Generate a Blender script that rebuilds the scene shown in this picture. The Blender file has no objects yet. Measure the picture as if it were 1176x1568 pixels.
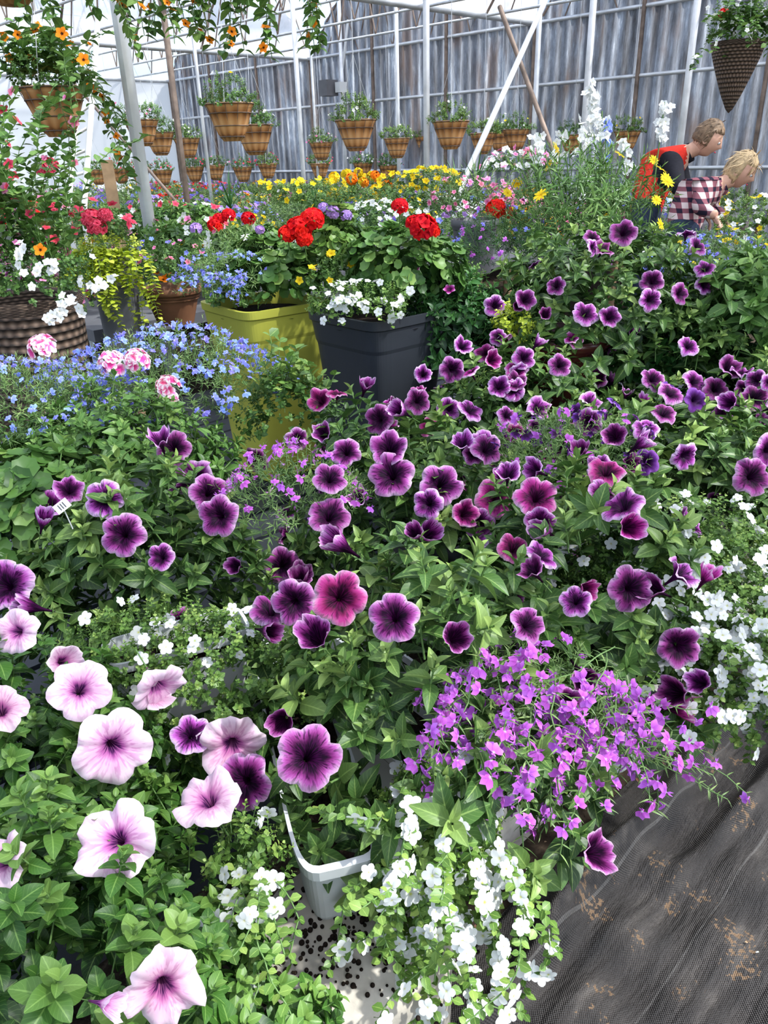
import bpy, math, random
import numpy as np
from math import sin, cos, pi, radians
from mathutils import Vector, Matrix
rng=np.random.default_rng(11); random.seed(11)
scene=bpy.context.scene
# ---------------------------------------------------------------- camera
F=1177.0
camd=bpy.data.cameras.new('camera'); cam=bpy.data.objects.new('camera',camd); scene.collection.objects.link(cam)
camd.sensor_fit='VERTICAL'; camd.sensor_height=36; camd.lens=36*F/1568; camd.clip_start=.02; camd.clip_end=200
CAMM=Matrix.Translation((0,0,1.35))@Matrix.Rotation(radians(90-25),4,'X')@Matrix.Rotation(radians(-1.7),4,'Z')
cam.matrix_world=CAMM; scene.camera=cam
def ray(u,v): return (CAMM.to_3x3()@Vector(((u-588)/F,-(v-784)/F,-1)))
def P(u,v,d): return np.array(CAMM.translation+ray(u,v)*d)
A=np.array([.722,.692,0.]); Bv=np.array([.692,-.722,0.])
def AB(a,b,z=0.): return A*a+Bv*b+np.array([0,0,z])
# ---------------------------------------------------------------- materials
def newmat(name):
    m=bpy.data.materials.new(name); m.use_nodes=True; nt=m.node_tree; nt.nodes.clear()
    out=nt.nodes.new('ShaderNodeOutputMaterial'); return m,nt,out
def N(nt,t,**k):
    n=nt.nodes.new(t)
    for a,b in k.items(): setattr(n,a,b)
    return n
def ramp(nt,stops,interp='LINEAR'):
    r=nt.nodes.new('ShaderNodeValToRGB'); cr=r.color_ramp; cr.interpolation=interp
    while len(cr.elements)>1: cr.elements.remove(cr.elements[-1])
    for i,(p,c) in enumerate(stops):
        e=cr.elements[0] if i==0 else cr.elements.new(p)
        e.position=p; e.color=(*c,1) if len(c)==3 else c
    return r
def math_(nt,op,a,b=None,c=None):
    n=nt.nodes.new('ShaderNodeMath'); n.operation=op
    for i,x in enumerate((a,b,c)):
        if x is None: continue
        if isinstance(x,(int,float)): n.inputs[i].default_value=x
        else: nt.links.new(x,n.inputs[i])
    return n.outputs[0]
def mixc(nt,f,a,b):
    n=nt.nodes.new('ShaderNodeMix'); n.data_type='RGBA'
    for i,x in ((0,f),(6,a),(7,b)):
        if isinstance(x,(int,float)): n.inputs[i].default_value=x
        elif isinstance(x,tuple): n.inputs[i].default_value=(*x,1)
        else: nt.links.new(x,n.inputs[i])
    return n.outputs[2]
def finish(nt,out,col,rough=.5,trans=0,spec=.4,bump=None,bstr=.3,bdist=.01,metal=0):
    p=nt.nodes.new('ShaderNodeBsdfPrincipled'); p.inputs['Roughness'].default_value=rough
    p.inputs['Specular IOR Level'].default_value=spec; p.inputs['Metallic'].default_value=metal
    if isinstance(col,tuple): p.inputs['Base Color'].default_value=(*col,1)
    else: nt.links.new(col,p.inputs['Base Color'])
    if bump is not None:
        b=nt.nodes.new('ShaderNodeBump'); b.inputs['Strength'].default_value=bstr; b.inputs['Distance'].default_value=bdist
        nt.links.new(bump,b.inputs['Height']); nt.links.new(b.outputs[0],p.inputs['Normal'])
    s=p.outputs[0]
    if trans>0:
        t=nt.nodes.new('ShaderNodeBsdfTranslucent')
        if isinstance(col,tuple): t.inputs[0].default_value=(*col,1)
        else: nt.links.new(col,t.inputs[0])
        mx=nt.nodes.new('ShaderNodeMixShader'); mx.inputs[0].default_value=trans
        nt.links.new(s,mx.inputs[1]); nt.links.new(t.outputs[0],mx.inputs[2]); s=mx.outputs[0]
    nt.links.new(s,out.inputs[0])
def plain(name,col,rough=.5,spec=.4,metal=0,var=.0,scale=8,bstr=0):
    m,nt,out=newmat(name)
    if var>0 or bstr>0:
        tc=N(nt,'ShaderNodeTexCoord'); n=N(nt,'ShaderNodeTexNoise'); n.inputs['Scale'].default_value=scale; n.inputs['Detail'].default_value=6
        nt.links.new(tc.outputs['Object'],n.inputs[0])
        r=ramp(nt,[(.3,tuple(c*(1-var) for c in col)),(.7,tuple(min(1,c*(1+var)) for c in col))]); nt.links.new(n.outputs[0],r.inputs[0])
        finish(nt,out,r.outputs[0],rough,0,spec,n.outputs[0] if bstr else None,bstr,.01,metal)
    else: finish(nt,out,col,rough,0,spec,metal=metal)
    return m
def leaf_mat(name,c0,c1,c2,rough=.42,trans=.22,rib=.35):
    m,nt,out=newmat(name)
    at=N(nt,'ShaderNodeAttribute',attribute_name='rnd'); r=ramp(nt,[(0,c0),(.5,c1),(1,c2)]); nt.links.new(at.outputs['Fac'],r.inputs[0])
    uv=N(nt,'ShaderNodeUVMap',uv_map='UVMap'); s=N(nt,'ShaderNodeSeparateXYZ'); nt.links.new(uv.outputs[0],s.inputs[0])
    d=math_(nt,'ABSOLUTE',math_(nt,'SUBTRACT',s.outputs[0],.5))
    mid=math_(nt,'LESS_THAN',d,.035)
    w=math_(nt,'SINE',math_(nt,'MULTIPLY',math_(nt,'SUBTRACT',s.outputs[1],math_(nt,'MULTIPLY',d,.6)),45.))
    vein=math_(nt,'MULTIPLY',math_(nt,'GREATER_THAN',w,.93),.35)
    f=math_(nt,'MULTIPLY',math_(nt,'MAXIMUM',mid,vein),rib)
    col=mixc(nt,f,r.outputs[0],tuple(min(1,c*1.6+.03) for c in c2))
    finish(nt,out,col,rough,trans,.35)
    return m
def petal_mat(name,stops,vein=None,vs=.6,trans=.25,rough=.6,nscale=70.,namp=.35,star=.035,spec=.12,hue=(.53,-.045)):
    m,nt,out=newmat(name)
    uv=N(nt,'ShaderNodeUVMap',uv_map='UVMap'); s=N(nt,'ShaderNodeSeparateXYZ'); nt.links.new(uv.outputs[0],s.inputs[0])
    at=N(nt,'ShaderNodeAttribute',attribute_name='rnd')
    cb=N(nt,'ShaderNodeCombineXYZ'); nt.links.new(math_(nt,'MULTIPLY',s.outputs[0],nscale),cb.inputs[0])
    nt.links.new(math_(nt,'MULTIPLY',s.outputs[1],2.5),cb.inputs[1]); nt.links.new(math_(nt,'MULTIPLY',at.outputs['Fac'],50.),cb.inputs[2])
    n=N(nt,'ShaderNodeTexNoise'); n.inputs['Scale'].default_value=1; n.inputs['Detail'].default_value=3; nt.links.new(cb.outputs[0],n.inputs[0])
    v=math_(nt,'ADD',s.outputs[1],math_(nt,'MULTIPLY',math_(nt,'SUBTRACT',n.outputs[0],.5),namp))
    v=math_(nt,'ADD',v,math_(nt,'MULTIPLY',math_(nt,'COSINE',math_(nt,'MULTIPLY',s.outputs[0],10*pi)),-star))
    v=math_(nt,'ADD',v,math_(nt,'MULTIPLY',math_(nt,'SUBTRACT',at.outputs['Fac'],.5),star*2.))
    r=ramp(nt,stops); nt.links.new(v,r.inputs[0]); col=r.outputs[0]
    if vein:
        mr=N(nt,'ShaderNodeMapRange'); mr.inputs[1].default_value=.5; mr.inputs[2].default_value=.6; nt.links.new(n.outputs[0],mr.inputs[0])
        fade=math_(nt,'SUBTRACT',1.25,s.outputs[1])
        f=math_(nt,'MULTIPLY',math_(nt,'MULTIPLY',mr.outputs[0],fade),vs*1.6)
        f=math_(nt,'MINIMUM',f,1.)
        col=mixc(nt,f,col,vein)
    hs=N(nt,'ShaderNodeHueSaturation'); nt.links.new(col,hs.inputs['Color'])
    nt.links.new(math_(nt,'ADD',math_(nt,'MULTIPLY',at.outputs['Fac'],.35),.8),hs.inputs['Value'])
    nt.links.new(math_(nt,'ADD',math_(nt,'MULTIPLY',at.outputs['Fac'],hue[1]),hue[0]),hs.inputs['Hue'])
    finish(nt,out,hs.outputs[0],rough,trans,spec)
    return m
M={}
M['leafA']=leaf_mat('petunia_leaf',(.018,.05,.012),(.07,.155,.033),(.30,.42,.11))
M['leafP']=leaf_mat('bright_petunia_leaf',(.016,.055,.009),(.055,.15,.022),(.20,.33,.07))
M['leafB']=leaf_mat('bacopa_leaf',(.035,.09,.015),(.12,.235,.042),(.33,.44,.10))
M['leafG']=leaf_mat('geranium_leaf',(.03,.085,.015),(.09,.20,.04),(.24,.37,.09))
M['leafD']=leaf_mat('dark_leaf',(.012,.045,.012),(.03,.11,.022),(.08,.22,.05))
M['leafF']=leaf_mat('fine_foliage',(.05,.10,.03),(.13,.23,.06),(.28,.38,.12))
M['leafY']=leaf_mat('creeping_jenny_leaf',(.25,.35,.02),(.5,.6,.04),(.7,.75,.12))
M['stem']=plain('green_stem',(.12,.22,.06),.6)
M['purple']=petal_mat('purple_petunia_petal',[(0,(.003,.0,.004)),(.36,(.012,.001,.014)),(.46,(.08,.006,.07)),(.62,(.27,.035,.24)),(.76,(.45,.11,.43)),(.88,(.66,.32,.65)),(1,(.82,.58,.82))],(.045,.002,.045),1.0,namp=.42,star=.06,nscale=52.)
M['magenta']=petal_mat('magenta_petunia_petal',[(0,(.006,.0,.006)),(.34,(.03,.001,.02)),(.48,(.22,.008,.12)),(.70,(.52,.05,.34)),(.85,(.76,.24,.58)),(1,(.90,.64,.84))],(.09,.003,.06),.9,namp=.42,star=.06,nscale=52.)
M['violet']=petal_mat('violet_petunia_petal',[(0,(.004,.0,.006)),(.4,(.03,.003,.05)),(.7,(.10,.02,.22)),(1,(.3,.12,.5))],(.02,.002,.05),.6)
M['pink']=petal_mat('pale_pink_petunia_petal',[(0,(.02,.002,.03)),(.15,(.06,.01,.08)),(.24,(.42,.10,.34)),(.40,(.76,.42,.63)),(.7,(.85,.60,.75)),(1,(.88,.72,.82))],(.50,.14,.38),.5,namp=.3,star=.03,nscale=50.)
M['white']=petal_mat('white_petal',[(0,(.55,.5,.05)),(.12,(.66,.67,.55)),(.25,(.76,.77,.75)),(1,(.80,.81,.80))],trans=.3,rough=.9,spec=0)
M['lobp']=petal_mat('purple_lobelia_petal',[(0,(.75,.65,.8)),(.18,(.42,.08,.50)),(.6,(.50,.13,.62)),(1,(.60,.22,.72))])
M['lobb']=petal_mat('blue_lobelia_petal',[(0,(.8,.8,.9)),(.2,(.25,.3,.8)),(.6,(.20,.27,.78)),(1,(.34,.42,.88))])
HR=(.497,.008)
M['red']=petal_mat('red_geranium_petal',[(0,(.30,.0,.005)),(.5,(.70,.006,.012)),(1,(.82,.015,.02))],hue=HR)
M['coral']=petal_mat('coral_petal',[(0,(.5,.02,.05)),(.5,(.8,.06,.12)),(1,(.85,.12,.2))],hue=HR)
M['verb']=petal_mat('pink_white_petal',[(0,(.7,.05,.25)),(.4,(.78,.07,.33)),(.62,(.85,.30,.50)),(.8,(.9,.75,.82)),(1,(.92,.86,.9))])
M['pinkf']=petal_mat('pink_petal',[(0,(.5,.05,.2)),(.5,(.8,.2,.4)),(1,(.85,.4,.6))])
M['yellow']=petal_mat('yellow_petal',[(0,(.5,.25,.0)),(.25,(.80,.56,.01)),(1,(.85,.70,.03))],hue=(.5,-.01))
M['orange']=petal_mat('orange_petal',[(0,(.03,.01,.0)),(.2,(.05,.01,.0)),(.26,(.85,.25,.01)),(1,(.9,.33,.02))],hue=(.5,-.01))
M['lav']=petal_mat('lavender_petal',[(0,(.4,.2,.6)),(1,(.5,.35,.75))])
M['steel']=plain('galvanised_steel',(.62,.64,.66),.45,.5,.2,.2,6)
M['rust']=plain('rusted_steel',(.20,.15,.12),.7,.3,.2,.4,10)
M['wood']=plain('weathered_wood',(.33,.22,.13),.8,.2,0,.3,12)
M['whitep']=plain('white_painted_wood',(.8,.8,.78),.5,.3,0,.08,10)
M['soil']=plain('potting_soil',(.018,.012,.009),.95,.1,0,.7,120,.8)
# ---------------------------------------------------------------- geometry kit (all quads)
class Tpl:
    def __init__(s,v,f,uv,slot,r=None,smooth=True):
        s.v=np.asarray(v,float); s.f=np.asarray(f,int); s.uv=np.asarray(uv,float)
        s.slot=np.asarray(slot,int); s.r=np.zeros(len(s.v)) if r is None else np.asarray(r,float); s.smooth=smooth
def grid(Pt,U,V,slot=0,r=0.,smooth=True):
    m,n=Pt.shape[:2]; idx=np.arange(m*n).reshape(m,n)
    f=np.stack([idx[:-1,:-1],idx[1:,:-1],idx[1:,1:],idx[:-1,1:]],-1).reshape(-1,4)
    uv=np.stack([U.ravel(),V.ravel()],-1)
    return Tpl(Pt.reshape(-1,3),f,uv,np.full(len(f),slot),np.full(m*n,r),smooth)
def merge(items):
    vs=[];fs=[];uvs=[];sl=[];rs=[];o=0
    for it in items:
        t,Mx=it[0],it[1]; slot=it[2] if len(it)>2 else None; dr=it[3] if len(it)>3 else 0
        Mx=np.asarray(Mx); v=t.v@Mx[:3,:3].T+Mx[:3,3]; vs.append(v); fs.append(t.f+o); uvs.append(t.uv)
        sl.append(t.slot if slot is None else np.full(len(t.f),slot)); rs.append(t.r+dr); o+=len(v)
    return Tpl(np.concatenate(vs),np.concatenate(fs),np.concatenate(uvs),np.concatenate(sl),np.concatenate(rs))
def nrm(x): return x/np.maximum(np.linalg.norm(x,axis=-1,keepdims=True),1e-9)
def frames(Ps,Ns,S,spin=None):
    Ps=np.atleast_2d(Ps).astype(float); n=len(Ps); Nn=nrm(np.broadcast_to(np.atleast_2d(Ns),(n,3)).astype(float))
    ref=np.where(np.abs(Nn[:,2:3])<.95,np.array([[0,0,1.]]),np.array([[1.,0,0]]))
    X=nrm(np.cross(ref,Nn)); Y=np.cross(Nn,X)
    if spin is None: spin=rng.uniform(0,2*pi,n)
    c=np.cos(spin)[:,None]; s=np.sin(spin)[:,None]
    X2=X*c+Y*s; Y2=-X*s+Y*c
    S=np.broadcast_to(np.asarray(S,float),(n,)) if np.ndim(S)<2 else S
    S3=S[:,None]*np.ones((1,3)) if S.ndim==1 else S
    Mx=np.zeros((n,4,4)); Mx[:,3,3]=1
    Mx[:,:3,0]=X2*S3[:,0:1]; Mx[:,:3,1]=Y2*S3[:,1:2]; Mx[:,:3,2]=Nn*S3[:,2:3]; Mx[:,:3,3]=Ps
    return Mx
def frame_x(p,x,z,s):
    x=np.asarray(x,float); x=x/(np.linalg.norm(x)+1e-9); y=np.cross(z,x); y=y/(np.linalg.norm(y)+1e-9); z=np.cross(x,y)
    m=np.eye(4); m[:3,0]=x*s; m[:3,1]=y*s; m[:3,2]=z*s; m[:3,3]=p; return m
def T(x=0,y=0,z=0): m=np.eye(4); m[:3,3]=(x,y,z); return m
def Rm(ax,a): return np.array(Matrix.Rotation(a,4,ax))
def Sc(a,b=None,c=None):
    m=np.eye(4); m[0,0]=a; m[1,1]=a if b is None else b; m[2,2]=a if c is None else c; return m
class Acc:
    def __init__(s,name): s.name=name; s.V=[];s.Fc=[];s.U=[];s.R=[];s.Mi=[];s.Sm=[];s.n=0;s.mats=[];s.q={}
    def mi(s,m):
        if m not in s.mats: s.mats.append(m)
        return s.mats.index(m)
    def add(s,t,Mx,mats,rnd=.5):
        Mx=np.asarray(Mx); Mx=Mx[None] if Mx.ndim==2 else Mx; n=len(Mx)
        if n==0: return
        if not isinstance(mats,(list,tuple)): mats=[mats]
        nv=len(t.v)
        v=np.einsum('nij,vj->nvi',Mx[:,:3,:3],t.v)+Mx[:,None,:3,3]
        s.V.append(v.reshape(-1,3))
        s.Fc.append((t.f[None]+(np.arange(n)*nv)[:,None,None]).reshape(-1,4)+s.n); s.n+=n*nv
        s.U.append(np.tile(t.uv,(n,1)))
        r=np.clip(np.broadcast_to(np.asarray(rnd,float),(n,))[:,None]+t.r[None],0,1); s.R.append(r.ravel())
        lut=np.array([s.mi(m) for m in mats]+[0]*8); lut=lut[np.minimum(t.slot,len(mats)-1)]
        s.Mi.append(np.tile(lut,n)); s.Sm.append(np.full(n*len(t.f),t.smooth))
    def one(s,t,Mx,mats,rnd=.5):
        if not isinstance(mats,(list,tuple)): mats=(mats,)
        k=(id(t),tuple(m.name for m in mats)); e=s.q.setdefault(k,[t,mats,[],[]]); e[2].append(Mx); e[3].append(rnd)
    def build(s,parent=None):
        for t,mats,Ms,rs in s.q.values(): s.add(t,np.array(Ms),list(mats),np.array(rs))
        s.q={}
        V=np.concatenate(s.V);Fc=np.concatenate(s.Fc);U=np.concatenate(s.U);R=np.concatenate(s.R);Mi=np.concatenate(s.Mi);Sm=np.concatenate(s.Sm)
        me=bpy.data.meshes.new(s.name); me.vertices.add(len(V)); me.vertices.foreach_set('co',V.astype(np.float32).ravel())
        me.loops.add(Fc.size); me.loops.foreach_set('vertex_index',Fc.astype(np.int32).ravel())
        me.polygons.add(len(Fc)); me.polygons.foreach_set('loop_start',(np.arange(len(Fc))*4).astype(np.int32))
        try: me.polygons.foreach_set('loop_total',np.full(len(Fc),4,np.int32))
        except Exception: pass
        me.polygons.foreach_set('material_index',Mi.astype(np.int32)); 
        for m in s.mats: me.materials.append(m)
        me.update(calc_edges=True)
        me.polygons.foreach_set('use_smooth',Sm)
        uvl=me.uv_layers.new(name='UVMap'); uvl.data.foreach_set('uv',U[Fc.ravel()].astype(np.float32).ravel())
        a=me.attributes.new('rnd','FLOAT','POINT'); a.data.foreach_set('value',R.astype(np.float32))
        me.update()
        ob=bpy.data.objects.new(s.name,me); scene.collection.objects.link(ob)
        if parent: ob.parent=parent
        return ob
# primitives
def lathe(prof,n=16,slot=0):
    th=np.linspace(0,2*pi,n+1); pr=np.array(prof)
    Pt=np.stack([pr[:,None,0]*np.cos(th),pr[:,None,0]*np.sin(th),pr[:,None,1]*np.ones_like(th)],-1)
    U,V=np.meshgrid(th/(2*pi),np.linspace(0,1,len(pr))); return grid(Pt,U,V,slot)
cyl=lathe([(1,0),(1,1)],8); cyl4=lathe([(1,0),(.8,1)],4); cyl12=lathe([(0.001,0),(1,0),(1,1),(0.001,1)],14)
sph=lathe([(max(.001,sin(a)),-cos(a)) for a in np.linspace(0,pi,9)],12)
def boxt():
    v=[];f=[];uv=[]
    for ax in range(3):
        for sg in (-1,1):
            o=len(v)
            for a,b in ((-1,-1),(1,-1),(1,1),(-1,1)):
                p=[0,0,0]; p[ax]=sg*.5; p[(ax+1)%3]=a*.5*sg; p[(ax+2)%3]=b*.5; v.append(p); uv.append((a*.5+.5,b*.5+.5))
            f.append([o,o+1,o+2,o+3])
    return Tpl(v,f,uv,[0]*6,None,False)
box=boxt()
def seg(acc,p,q,r,mat,t=None):
    p=np.asarray(p,float);q=np.asarray(q,float);L=np.linalg.norm(q-p)
    if L<1e-6: return
    acc.add(t or cyl,frames(p,(q-p)/L,np.array([[r,r,L]]),np.zeros(1)),mat)
def addbox(acc,c,size,mat,rotz=0):
    acc.add(box,T(*c)@Rm('Z',rotz)@Sc(*size),mat)
def ring(R,r,n=20):
    th=np.linspace(0,2*pi,n+1); ph=np.linspace(0,2*pi,5)
    Pt=np.stack([(R+r*np.cos(ph)[:,None])*np.cos(th),(R+r*np.cos(ph)[:,None])*np.sin(th),r*np.sin(ph)[:,None]*np.ones_like(th)],-1)
    U,V=np.meshgrid(th,ph); return grid(Pt,U,V)
# leaf along +X, up +Z, unit length
def leaf(w=.5,curl=.15,fold=.12,nl=5,nc=4,pw=.75,wave=0.,slot=0,r=0.,ex=1.,tp=1.):
    t=np.linspace(0,1,nl+1)**tp; x=np.linspace(-1,1,nc+1)
    W=w*.5*np.maximum(np.sin(pi*np.clip(t,0.012,.985)**pw)**ex,.03)
    tt=t[:,None]*np.ones_like(x); Y=W[:,None]*x
    Z=-curl*tt**2+fold*np.abs(x)[None,:]*W[:,None]*2+wave*np.sin(tt*9+x*2)*np.abs(x)
    Pt=np.stack([tt*(1-.1*curl),Y,Z],-1)
    return grid(Pt,(x*.5+.5)[None,:]*np.ones_like(tt),tt,slot,r)
leafN=leaf(.56,.25,.18,6,4,.85,.01,ex=.8); leafN2=leaf(.50,.38,.25,6,4,.8,.015,ex=.8); leafO=leaf(.68,.28,.15,6,4,.95,.02,ex=.7); leafO2=leaf(.62,.4,.22,6,4,.95,.02,ex=.7)
leafL=leaf(.55,.22,.2,3,2,.85,ex=.8); leafR=leaf(.85,.15,.1,3,2,.9,ex=.7); leafT=leaf(.13,.3,.1,4,1,.6)
def shoot(seed,n=9,leaves=(leafN,leafN2),stem=.9,L=1.0,e0=5,e1=65,stemt=True):
    r=random.Random(seed); it=[]
    for i in range(n):
        f=i/(n-1); el=radians(e0+(e1-e0)*f**1.3+r.uniform(-14,14)); l=L*(1-.62*f**1.5)*r.uniform(.75,1.15)
        m=T(0,0,stem*(.1+.9*f))@Rm('Z',i*2.4+r.uniform(-.3,.3))@Rm('Y',-el)@Rm('X',r.uniform(-.4,.4))@Sc(l)
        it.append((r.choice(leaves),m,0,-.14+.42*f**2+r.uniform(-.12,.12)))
    if stemt: it.append((cyl4,T(0,0,-.5)@Sc(.035,.035,1.5),1))
    return merge(it)
SH_P=[shoot(i) for i in range(6)]
SH_K=[shoot(i+80,11,(leafO,leafO2),1.1,1.0,0,62) for i in range(4)]
SH_PL=[shoot(i+20,7,(leafL,)) for i in range(3)]
SH_B=[shoot(i+40,9,(leafR,),1.3,.7,0,50) for i in range(3)]
SH_F=[shoot(i+60,12,(leafT,),1.8,1.0,15,80) for i in range(3)]
def disc_leaf():
    th=np.linspace(0,2*pi,15); rr=np.array([.03,.5,.85,1.]); 
    lob=1+.07*np.cos(th*7)
    Pt=np.stack([rr[:,None]*np.cos(th)*np.where(rr[:,None]>.9,lob,1),rr[:,None]*np.sin(th)*np.where(rr[:,None]>.9,lob,1),.25*rr[:,None]**2+.05*rr[:,None]*np.cos(7*th)],-1)
    U,V=np.meshgrid(th/2/pi,rr); U=np.full_like(U,.2)
    return grid(Pt,U,V*.0+.02)
dl=disc_leaf()
def gshoot(seed):
    r=random.Random(seed); it=[]
    for i in range(6):
        f=i/5; a=i*2.4; el=radians(15+60*f); ln=1.4
        d=np.array([cos(a)*cos(el),sin(a)*cos(el),sin(el)]); p=d*ln*r.uniform(.7,1)
        nn=nrm(d*.4+np.array([0,0,.8])+np.array([r.uniform(-.3,.3),r.uniform(-.3,.3),0]))
        it.append((dl,frames(p,nn,r.uniform(.55,.9),np.array([r.uniform(0,6)]))[0],0,r.uniform(-.25,.25)))
        it.append((cyl4,frames(np.zeros(3),d,np.array([[.04,.04,np.linalg.norm(p)]]),np.zeros(1))[0],1))
    return merge(it)
SH_G=[gshoot(i) for i in range(3)]
def blades(seed,n=22):
    r=random.Random(seed); b=leaf(.05,.35,.1,6,1,.5); it=[]
    for i in range(n):
        it.append((b,Rm('Z',r.uniform(0,6.28))@Rm('Y',-radians(r.uniform(35,88)))@Sc(r.uniform(.6,1)),0,r.uniform(-.3,.3)))
    return merge(it)
SPIKE=blades(3)
def petunia(seed,nseg=30,cup=0.,ruf=1.,notch=.15):
    r=random.Random(seed); th=np.linspace(0,2*pi,nseg+1)
    pr=np.array([(.04,-1.05),(.07,-.7),(.11,-.42),(.18,-.24),(.30,-.10),(.5,.0),(.74,.05),(.90,.03),(1.,-.06)])
    f=np.abs(np.cos(2.5*th)); R=1-notch+notch*f**.6+.02*np.sin(th*r.choice([7,9,11])+r.uniform(0,6))
    rr=pr[:,0][:,None]; k=rr**2
    Rr=rr*(1+(R-1)*k)*(1-.35*cup*rr)
    p=[r.uniform(0,6) for _ in range(3)]; t1=r.uniform(0,6)
    z=pr[:,1][:,None]+k*ruf*(.09*np.sin(2*th+p[0])+.07*np.sin(5*th+t1)+.045*np.sin(8*th+p[1])+.035*np.sin(14*th+p[2]))-.14*(1-f)**2*rr+cup*rr**1.6
    sx=r.uniform(.9,1.06)
    Pt=np.stack([Rr*np.cos(th)*sx,Rr*np.sin(th),z],-1)
    for a in (0,1,2): Pt[:,-1,a]=Pt[:,0,a]
    U=np.broadcast_to(th/2/pi,z.shape); V=np.broadcast_to(rr,z.shape)
    calyx=[]
    for i in range(5): calyx.append((leafL,T(0,0,-1.05)@Rm('Z',i*1.257)@Rm('Y',-radians(55))@Sc(.35),1))
    calyx.append((cyl4,T(0,0,-2.0)@Sc(.035,.035,1.0),1))
    return merge([(grid(Pt,U,V),np.eye(4),0)]+calyx)
PET=[petunia(i,40 if i<3 else 30,ruf=(.8,1.2,1.6)[i%3],notch=.18) for i in range(6)]+[petunia(9,cup=.3,ruf=1.5),petunia(10,cup=.2,ruf=2.)]
PK=[petunia(90+i,44,ruf=1.3+.3*i,notch=.22) for i in range(4)]
PETC=[petunia(30,cup=.55,ruf=1.6),petunia(31,cup=.9,ruf=1.8),petunia(32,cup=.7,ruf=2.2),petunia(33,cup=1.2,ruf=1.4)]
PETMIX=PET+PETC[:3]
def floret(n=5,w=.75,tilt=15,nc=2,nl=3,pw=1.4,ex=.55):
    pl=leaf(w,.15,.05,nl,nc,pw,ex=ex,tp=.8)
    return merge([(pl,Rm('Z',i*2*pi/n)@Rm('Y',-radians(tilt+(6 if i%2 else 0))),0) for i in range(n)])
BAC=floret(5,.80,8,nc=2,nl=5,pw=1.5,ex=.5); FLO=floret(5,.8,20); DAISY=floret(12,.35,8,nc=1,nl=3); GER5=floret(5,.9,25,nc=1,nl=3)
def lobelia():
    a=leaf(.62,.2,.1,3,2,1.3); b=leaf(.3,-.3,.1,2,1,1.); it=[]
    for ang in (-48,0,48): it.append((a,Rm('Z',radians(ang))@Rm('Y',radians(8)),0))
    for ang in (155,205): it.append((b,Rm('Z',radians(ang))@Rm('Y',-radians(35))@Sc(.6),0))
    it.append((cyl4,T(0,0,-.7)@Sc(.1,.1,.7),0))
    return merge(it)
LOB=lobelia()
def umbel(seed,n=32,t=GER5,fr=.42,zm=-.35):
    r=random.Random(seed); it=[]
    k=0
    while k<n:
        d=np.array([r.gauss(0,1),r.gauss(0,1),r.gauss(0,1)]); d/=np.linalg.norm(d)
        if d[2]<zm: continue
        it.append((t,frames(d*.75*np.array([1,1,.8]),d,fr,np.array([r.uniform(0,6)]))[0],0,r.uniform(-.3,.3))); k+=1
    return merge(it)
UMB=[umbel(i) for i in range(2)]; UMBL=[umbel(5,16,floret(5,.9,10,nc=1,nl=3),.55,-.1)]
VERB=[umbel(9+i,11,floret(5,.85,15),.5,.25) for i in range(2)]
UP=np.array([0,0,1.]); TOC=nrm(np.array([.12,-1.,.35]))
# ---------------------------------------------------------------- plants
mounds=[]; plants=[]
def mdirs(n,zmin):
    d=nrm(rng.normal(size=(int(n*3)+20,3))); d=d[d[:,2]>zmin][:n]; return d
def lump(d,ph,amp=.1): return 1+amp*(np.sin(4.1*d[:,0]+ph)+np.sin(5.3*d[:,1]+2*ph)+np.sin(6.1*d[:,2]+ph))/1.7
KIND={ # shoots, leafmat, leafscale, cover, flowers, fsize
 'pet':(SH_P,'leafA',.051,.056,PETMIX,.031),
 'pink':(SH_K,'leafP',.033,.041,PK,.042),
 'bac':(SH_B,'leafB',.016,.021,[BAC],.012),
 'lob':(SH_F,'leafF',.022,.026,[LOB],.012),
 'ger':(SH_G,'leafG',.027,.050,UMB,.045),
 'fine':(SH_F,'leafF',.05,.045,[DAISY],.022),
 'lush':(SH_PL,'leafG',.06,.055,[FLO],.02),
 'dark':(SH_PL,'leafD',.07,.055,[FLO],.02),
 'small':(SH_B,'leafG',.024,.034,[FLO],.013),
}
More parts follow.
